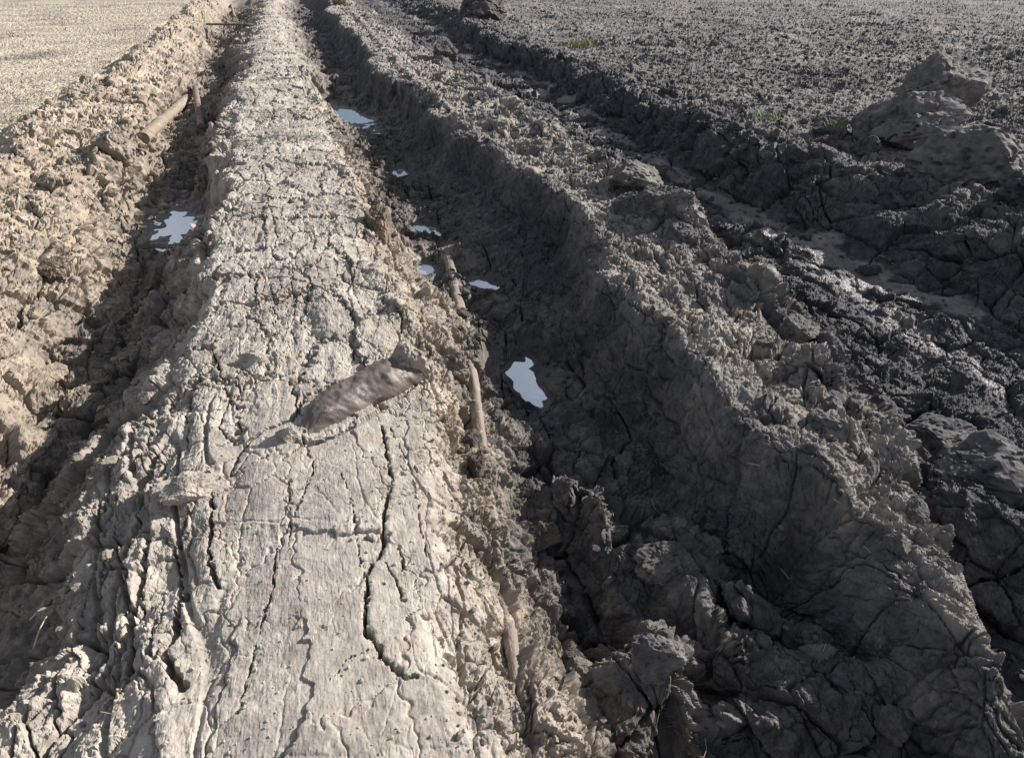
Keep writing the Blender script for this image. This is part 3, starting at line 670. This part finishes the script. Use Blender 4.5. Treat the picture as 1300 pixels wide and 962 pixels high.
def tube(name, pts, rad, mat, seed=1, seg=28, sub=16, lump=.1, flat=1.):
    P_ = np.array(pts, float); t = np.arange(len(P_)); tt = np.linspace(0, len(P_) - 1, (len(P_) - 1) * sub + 1)
    c = np.stack([np.interp(tt, t, P_[:, k]) for k in range(3)], 1)
    for _ in range(sub): c[1:-1] = (c[:-2] + 2 * c[1:-1] + c[2:]) / 4
    rr = np.interp(tt, t, rad); tan = np.gradient(c, axis=0); tan /= np.linalg.norm(tan, axis=1)[:, None]
    up = np.array([0, 0, 1.]); a = np.cross(tan, up); a /= np.linalg.norm(a, axis=1)[:, None]; b = np.cross(a, tan)
    th = np.linspace(0, 2 * np.pi, seg, endpoint=False); L = np.concatenate([[0], np.cumsum(np.linalg.norm(np.diff(c, axis=0), axis=1))])
    nz = 1 + lump * gn(L[:, None] * 6 + 0 * th, np.cos(th) * 1.1 + 0 * L[:, None], seed) + lump * .5 * gn(L[:, None] * 17 + np.sin(th) * 1.5, np.cos(th) * 3 + 0 * L[:, None], seed + 3) + lump * .3 * gn(L[:, None] * 50 + np.sin(th) * 4, np.cos(th) * 8 + 0 * L[:, None], seed + 5)
    V = c[:, None] + (rr[:, None] * nz)[..., None] * (np.cos(th)[None, :, None] * a[:, None] + flat * np.sin(th)[None, :, None] * b[:, None])
    n = len(c); V = V.reshape(-1, 3); cen = V.mean(0)
    Fq = [(i * seg + k, i * seg + (k + 1) % seg, (i + 1) * seg + (k + 1) % seg, (i + 1) * seg + k) for i in range(n - 1) for k in range(seg)]
    # ragged, slightly hollow broken ends
    ext = [list(c[0] + tan[0] * rr[0] * .15 - cen), list(c[-1] - tan[-1] * rr[-1] * .15 - cen)]
    VV = [tuple(q) for q in (V - cen)] + [tuple(q) for q in ext]
    Fq += [(len(V), (k + 1) % seg, k) for k in range(seg)] + [(len(V) + 1, (n - 1) * seg + k, (n - 1) * seg + (k + 1) % seg) for k in range(seg)]
    me = bpy.data.meshes.new(name); me.from_pydata(VV, [], Fq); me.update(); me.polygons.foreach_set('use_smooth', [True] * len(Fq))
    uv = me.uv_layers.new(name='UVMap'); vi = np.empty(len(me.loops), np.int32); me.loops.foreach_get('vertex_index', vi)
    ang = np.tile(np.sin(th) * .5, n); uu = np.concatenate([ang, [0, 0]])[vi]; vv = np.concatenate([np.repeat(L, seg), [0, 0]])[vi]
    uv.data.foreach_set('uv', np.stack([uu, vv], 1).astype(f32).ravel())
    o = link(name, me, mat); o.location = tuple(cen); return o
def lay(pts, off):                      # points on the smoothed ground, lifted by off
    out = []
    for (px, py, zg), of in zip(pts, off):
        x, y = at(px, py, zg); z = float(bil(Z0, np.array([x]), np.array([y]))[0]); out.append((x, y, z + of))
    return out
def lin(p, n): return [tuple(np.array(p[0]) * (1 - k / (n - 1)) + np.array(p[1]) * k / (n - 1)) for k in range(n)]
POLE = wood_mat('peeled_wood', (.52, .42, .33), (.30, .22, .16), .75, (.26, .21, .17))
pp = [(566,290,-.2),(578,345,-.2),(590,400,-.18),(600,470,-.18),(611,560,-.18),(622,625,-.17),(636,720,-.15),(652,820,-.15),(664,900,-.15)]
o = tube('pole', lay(pp, [.012, .006, -.02, -.036, -.03, -.024, -.026, -.022, -.06]), [.034, .036, .034, .030, .028, .026, .026, .024, .02], POLE, 5, lump=.18)
tag(o, 'long pale peeled pole half buried on the right flank of the dried ridge', 'pole')
LOG = wood_mat('muddy_log_wood', (.60, .52, .42), (.40, .31, .23), .85, (.30, .24, .17))
tag(tube('log', lin(lay([(236,116,-.3),(183,184,-.3)], [.015, -.03]), 5), [.06, .07, .065, .07, .07], LOG, 7), 'thickest pale log with a cut end slanting down the left bank', 'log')
tag(tube('log', lay([(190,116,-.2),(184,152,-.25)], [-.01, -.03]), [.05, .06], LOG, 8), 'short mud-caked log left of the thickest one on the left bank', 'log')
tag(tube('log', lay([(249,118,-.4),(256,164,-.4)], [.07, .05]), [.045, .05], wood_mat('wet_log_wood', (.36, .24, .18), (.22, .15, .11), .5), 9), 'thin brownish log lying in the floor of the left rut', 'log')
tag(tube('stick', lay([(293,3,-.2),(297,17,-.25)], [.06, .05]), [.05, .05], LOG, 10), 'pale stick pointing away at the far end of the left rut', 'stick')
tag(tube('plank', [(*at(264,30,-.12), -.14), (*at(318,31,-.05), -.06)], [.09, .09], wood_mat('dark_plank_wood', (.10, .085, .07), (.06, .05, .045), .3), 11, flat=.3, lump=.03), 'dark plank laid across the far part of the left rut', 'plank')

# smooth clay roll across the crack of the pale ridge
m = N('damp_clay'); tc = m.n('ShaderNodeTexCoord').outputs['Object']
k1 = m.noise(9, 4, .6, tc); k2 = m.noise(60, 4, .7, tc); k3 = m.noise(260, 3, .6, tc)
cc = m.mix(m.mr(k1, .35, .65, 0, 1), (.115, .092, .080), (.20, .160, .135)); spot = m.mr(m.noise(15, 6, .75, tc), .58, .64, 0, 1)
cc = m.mix(spot, cc, (.33, .285, .235)); m.l(cc, m.b.inputs['Base Color']); m.b.inputs['Roughness'].default_value = .55
m.l(m.bump(k3, .001, .5, m.bump(m.math('ADD', k2, spot), .004, .6)), m.b.inputs['Normal'])
o = tube('clay_roll', lay([(384,545,.03),(408,526,.03),(440,504,.04),(482,480,.05),(520,462,.05)], [-.04, -.012, .002, .012, .006]), [.03, .070, .088, .098, .085], m.m, 12, seg=72, sub=30, lump=.14, flat=.95)
tag(o, 'smooth dark grey roll of damp clay lying across the crack in the pale ridge', 'clay roll')

# ------------------------------------------------------------------ grass, straw
def flat_mat(name, a_, b_, rough=.6, trans=0):
    m = N(name); g = m.n('ShaderNodeNewGeometry').outputs['Random Per Island']; m.l(m.mix(g, a_, b_), m.b.inputs['Base Color']); m.b.inputs['Roughness'].default_value = rough
    return m.m
GRASS = flat_mat('grass_blades', (.12, .22, .04), (.30, .34, .09)); STRAW = flat_mat('straw', (.36, .30, .21), (.68, .61, .47))
def blades(x, y, z, n, r, h, rr, lean=.6, w_=.006):
    V = []; Fq = []
    for k in range(n):
        a = rr.uniform(0, 6.28); d = r * math.sqrt(rr.random()); bx_, by_ = x + d * math.cos(a), y + d * math.sin(a)
        a2 = rr.uniform(0, 6.28); L = h * rr.uniform(.5, 1.1); le = lean * rr.uniform(.3, 1.2); wd = w_ * rr.uniform(.6, 1.2); b = len(V)
        for q in range(4):
            t = q / 3; s_ = L * le * t * t; zz = L * t * (1 - .3 * le * t); ww = wd * (1 - t * .9)
            px_, py_ = bx_ + s_ * math.cos(a2), by_ + s_ * math.sin(a2)
            V += [(px_ - ww * math.sin(a2), py_ + ww * math.cos(a2), z + zz), (px_ + ww * math.sin(a2), py_ - ww * math.cos(a2), z + zz), (px_ + .4 * ww * math.cos(a2), py_ + .4 * ww * math.sin(a2), z + zz - .4 * ww)]
        for q in range(3):
            for u_, v_ in ((0, 1), (1, 2), (2, 0)): Fq.append((b + 3 * q + u_, b + 3 * q + v_, b + 3 * q + 3 + v_, b + 3 * q + 3 + u_))
    return V, Fq
def tuft(px, py, zg, n, r, h, label, sd_, up=0, mat=None):
    rr = random.Random(sd_); x, y = at(px, py, zg); z = ground_z(x, y) + up
    V, Fq = blades(x, y, z - .01, n, r, h, rr); me = bpy.data.meshes.new('grass_tuft'); me.from_pydata([(a - x, b - y, c - z) for a, b, c in V], [], Fq)
    o = link('grass_tuft', me, mat or GRASS); o.location = (x, y, z); tag(o, label, 'grass tuft', 'grass tufts on the right-hand bank'); return o
tuft(742, 58, .08, 110, .24, .24, 'largest green grass tuft, at the far edge of the ploughed field', 1)
tuft(722, 58, .08, 30, .14, .18, 'sparse grass tuft just left of the largest one', 2)
tuft(1060, 157, .16, 60, .09, .13, 'green grass tuft growing on a grey clod near the heap', 3, .07)
tuft(962, 142, .08, 24, .12, .13, 'thin yellowing grass tuft on the bank left of the grey clods', 4)
tuft(980, 145, .08, 14, .07, .11, 'tiny grass tuft right of the thin yellowing one', 5)
tuft(842, 103, .08, 16, .08, .12, 'tiny grass tuft on the bank between the largest and the yellowing one', 6)
tuft(1212, 212, .14, 8, .03, .05, 'tiny green sprout on top of the broad cracked clod', 7, .08)

def straws(name, pts, lens, rr, wd=.0018, lift=.004, stand=.0):
    V = []; Fq = []
    for (x, y, z), L in zip(pts, lens):
        a = rr.uniform(0, 6.28); e = rr.uniform(-.15, .3) + stand * rr.random(); dx, dy, dz = math.cos(a) * math.cos(e) * L / 2, math.sin(a) * math.cos(e) * L / 2, math.sin(e) * L / 2
        b = len(V); kx, ky = rr.uniform(-.15, .15) * L, rr.uniform(-.15, .15) * L
        for q, t in enumerate((-1, 0, 1)):
            cx, cy, cz = x + dx * t + (kx if t == 0 else 0), y + dy * t + (ky if t == 0 else 0), z + lift + abs(dz) + dz * t
            V += [(cx - wd * math.sin(a), cy + wd * math.cos(a), cz), (cx + wd * math.sin(a), cy - wd * math.cos(a), cz), (cx, cy, cz + wd * 1.6)]
        for q in range(2):
            for u_, v_ in ((0, 1), (1, 2), (2, 0)): Fq.append((b + 3 * q + u_, b + 3 * q + v_, b + 3 * q + 3 + v_, b + 3 * q + 3 + u_))
    me = bpy.data.meshes.new(name); me.from_pydata(V, [], Fq); return link(name, me, STRAW)
rr = random.Random(5)
# chaff and stubble on the field left of the ruts
n = 34000; pts = []; ln = []
while len(pts) < n:
    y = math.exp(rr.uniform(math.log(2.2), math.log(30))); x = float(-3.0 - rr.random() ** 1.3 * (2 + y * .75)); 
    x = min(x, -2.55 if y > 6 else -2.5); pts.append((x, y, 0)); ln.append(rr.uniform(.02, .09) * (1 + y / 25))
ii = np.array([q[1] for q in pts]); pts = [(x, y, float(PZ[min(max(int(np.searchsorted(rows, y)), 1), len(rows) - 2), min(max(int(np.searchsorted(XX[min(int(np.searchsorted(rows, y)), len(rows) - 2)], x)), 2), NC - 3)])) for x, y, z in pts]
lxx = line_x('crest1', np.array([q[1] for q in pts])) - .28
_p = np.array(pts); _m = gn((_p[:, 1] * .9 - _p[:, 0] * .43) * 1.1, (_p[:, 0] * .9 + _p[:, 1] * .43) * .7, 124) + .4 * gn(_p[:, 0] * 3, _p[:, 1] * 2, 126)
keep = [k for k in range(n) if pts[k][0] < lxx[k] and _m[k] > rr.uniform(-.5, .35)]
tag(straws('straw_litter', [pts[k] for k in keep], [ln[k] for k in keep], rr, .0020, .002, .3), 'pale straw and stubble litter covering the field left of the ruts', 'straw', kind='stuff')
pts = []
for k in range(900):
    y = math.exp(rr.uniform(math.log(3.5), math.log(22))); x = 4.3 + rr.random() * (2 + y * .9); pts.append((x, y, ground_z(x, y)))
tag(straws('straw_bits', pts, [rr.uniform(.02, .10) for _ in pts], rr, .003, .004, .9), 'scattered bits of whitish straw over the ploughed field', 'straw', kind='stuff')
pts = []
for k in range(130):
    y = math.exp(rr.uniform(math.log(.9), math.log(7))); x = rr.uniform(-1.6, 2.6); pts.append((x, y, ground_z(x, y)))
tag(straws('straw_bits', pts, [rr.uniform(.015, .06) for _ in pts], rr, .0009, .003, .6), 'fine bits of straw scattered over the ridges and ruts', 'straw', kind='stuff')
def stalk(px, py, zg, L, a, e, wd, label):
    x, y = at(px, py, zg); z = ground_z(x, y) + .01; rad = [wd, wd * .9, wd * .6]
    d = Vector((math.cos(a) * math.cos(e), math.sin(a) * math.cos(e), math.sin(e)))
    o = tube('straw_stalk', [(x - d.x * L / 2, y - d.y * L / 2, z), (x, y, z + .012 + d.z * L / 2), (x + d.x * L / 2, y + d.y * L / 2, z + d.z * L)], rad, STRAW, 3, seg=6, sub=4)
    tag(o, label, 'straw stalk'); return o
stalk(1003, 158, .1, .16, .4, .6, .003, 'whitish straw stalk sticking up between the thin grass and the grey clods')
stalk(1008, 152, .1, .14, 2.2, .8, .003, 'second whitish stalk crossing the first one on the bank')
stalk(42, 785, -.1, .09, 1.2, .5, .003, 'pale broken straw at the lower left edge of the ridge')
stalk(36, 738, -.1, .08, .5, .2, .004, 'thick pale straw stub above the broken one at lower left')
stalk(570, 735, -.08, .07, .5, .3, .0012, 'thin straw on the right flank of the scraped crust')
stalk(985, 530, -.05, .09, 1.2, .6, .002, 'pale curled twig on the middle clay ridge below the tall clod')
stalk(1095, 42, .05, .26, 1.8, 1.2, .005, 'upright white stalk far out in the ploughed field')
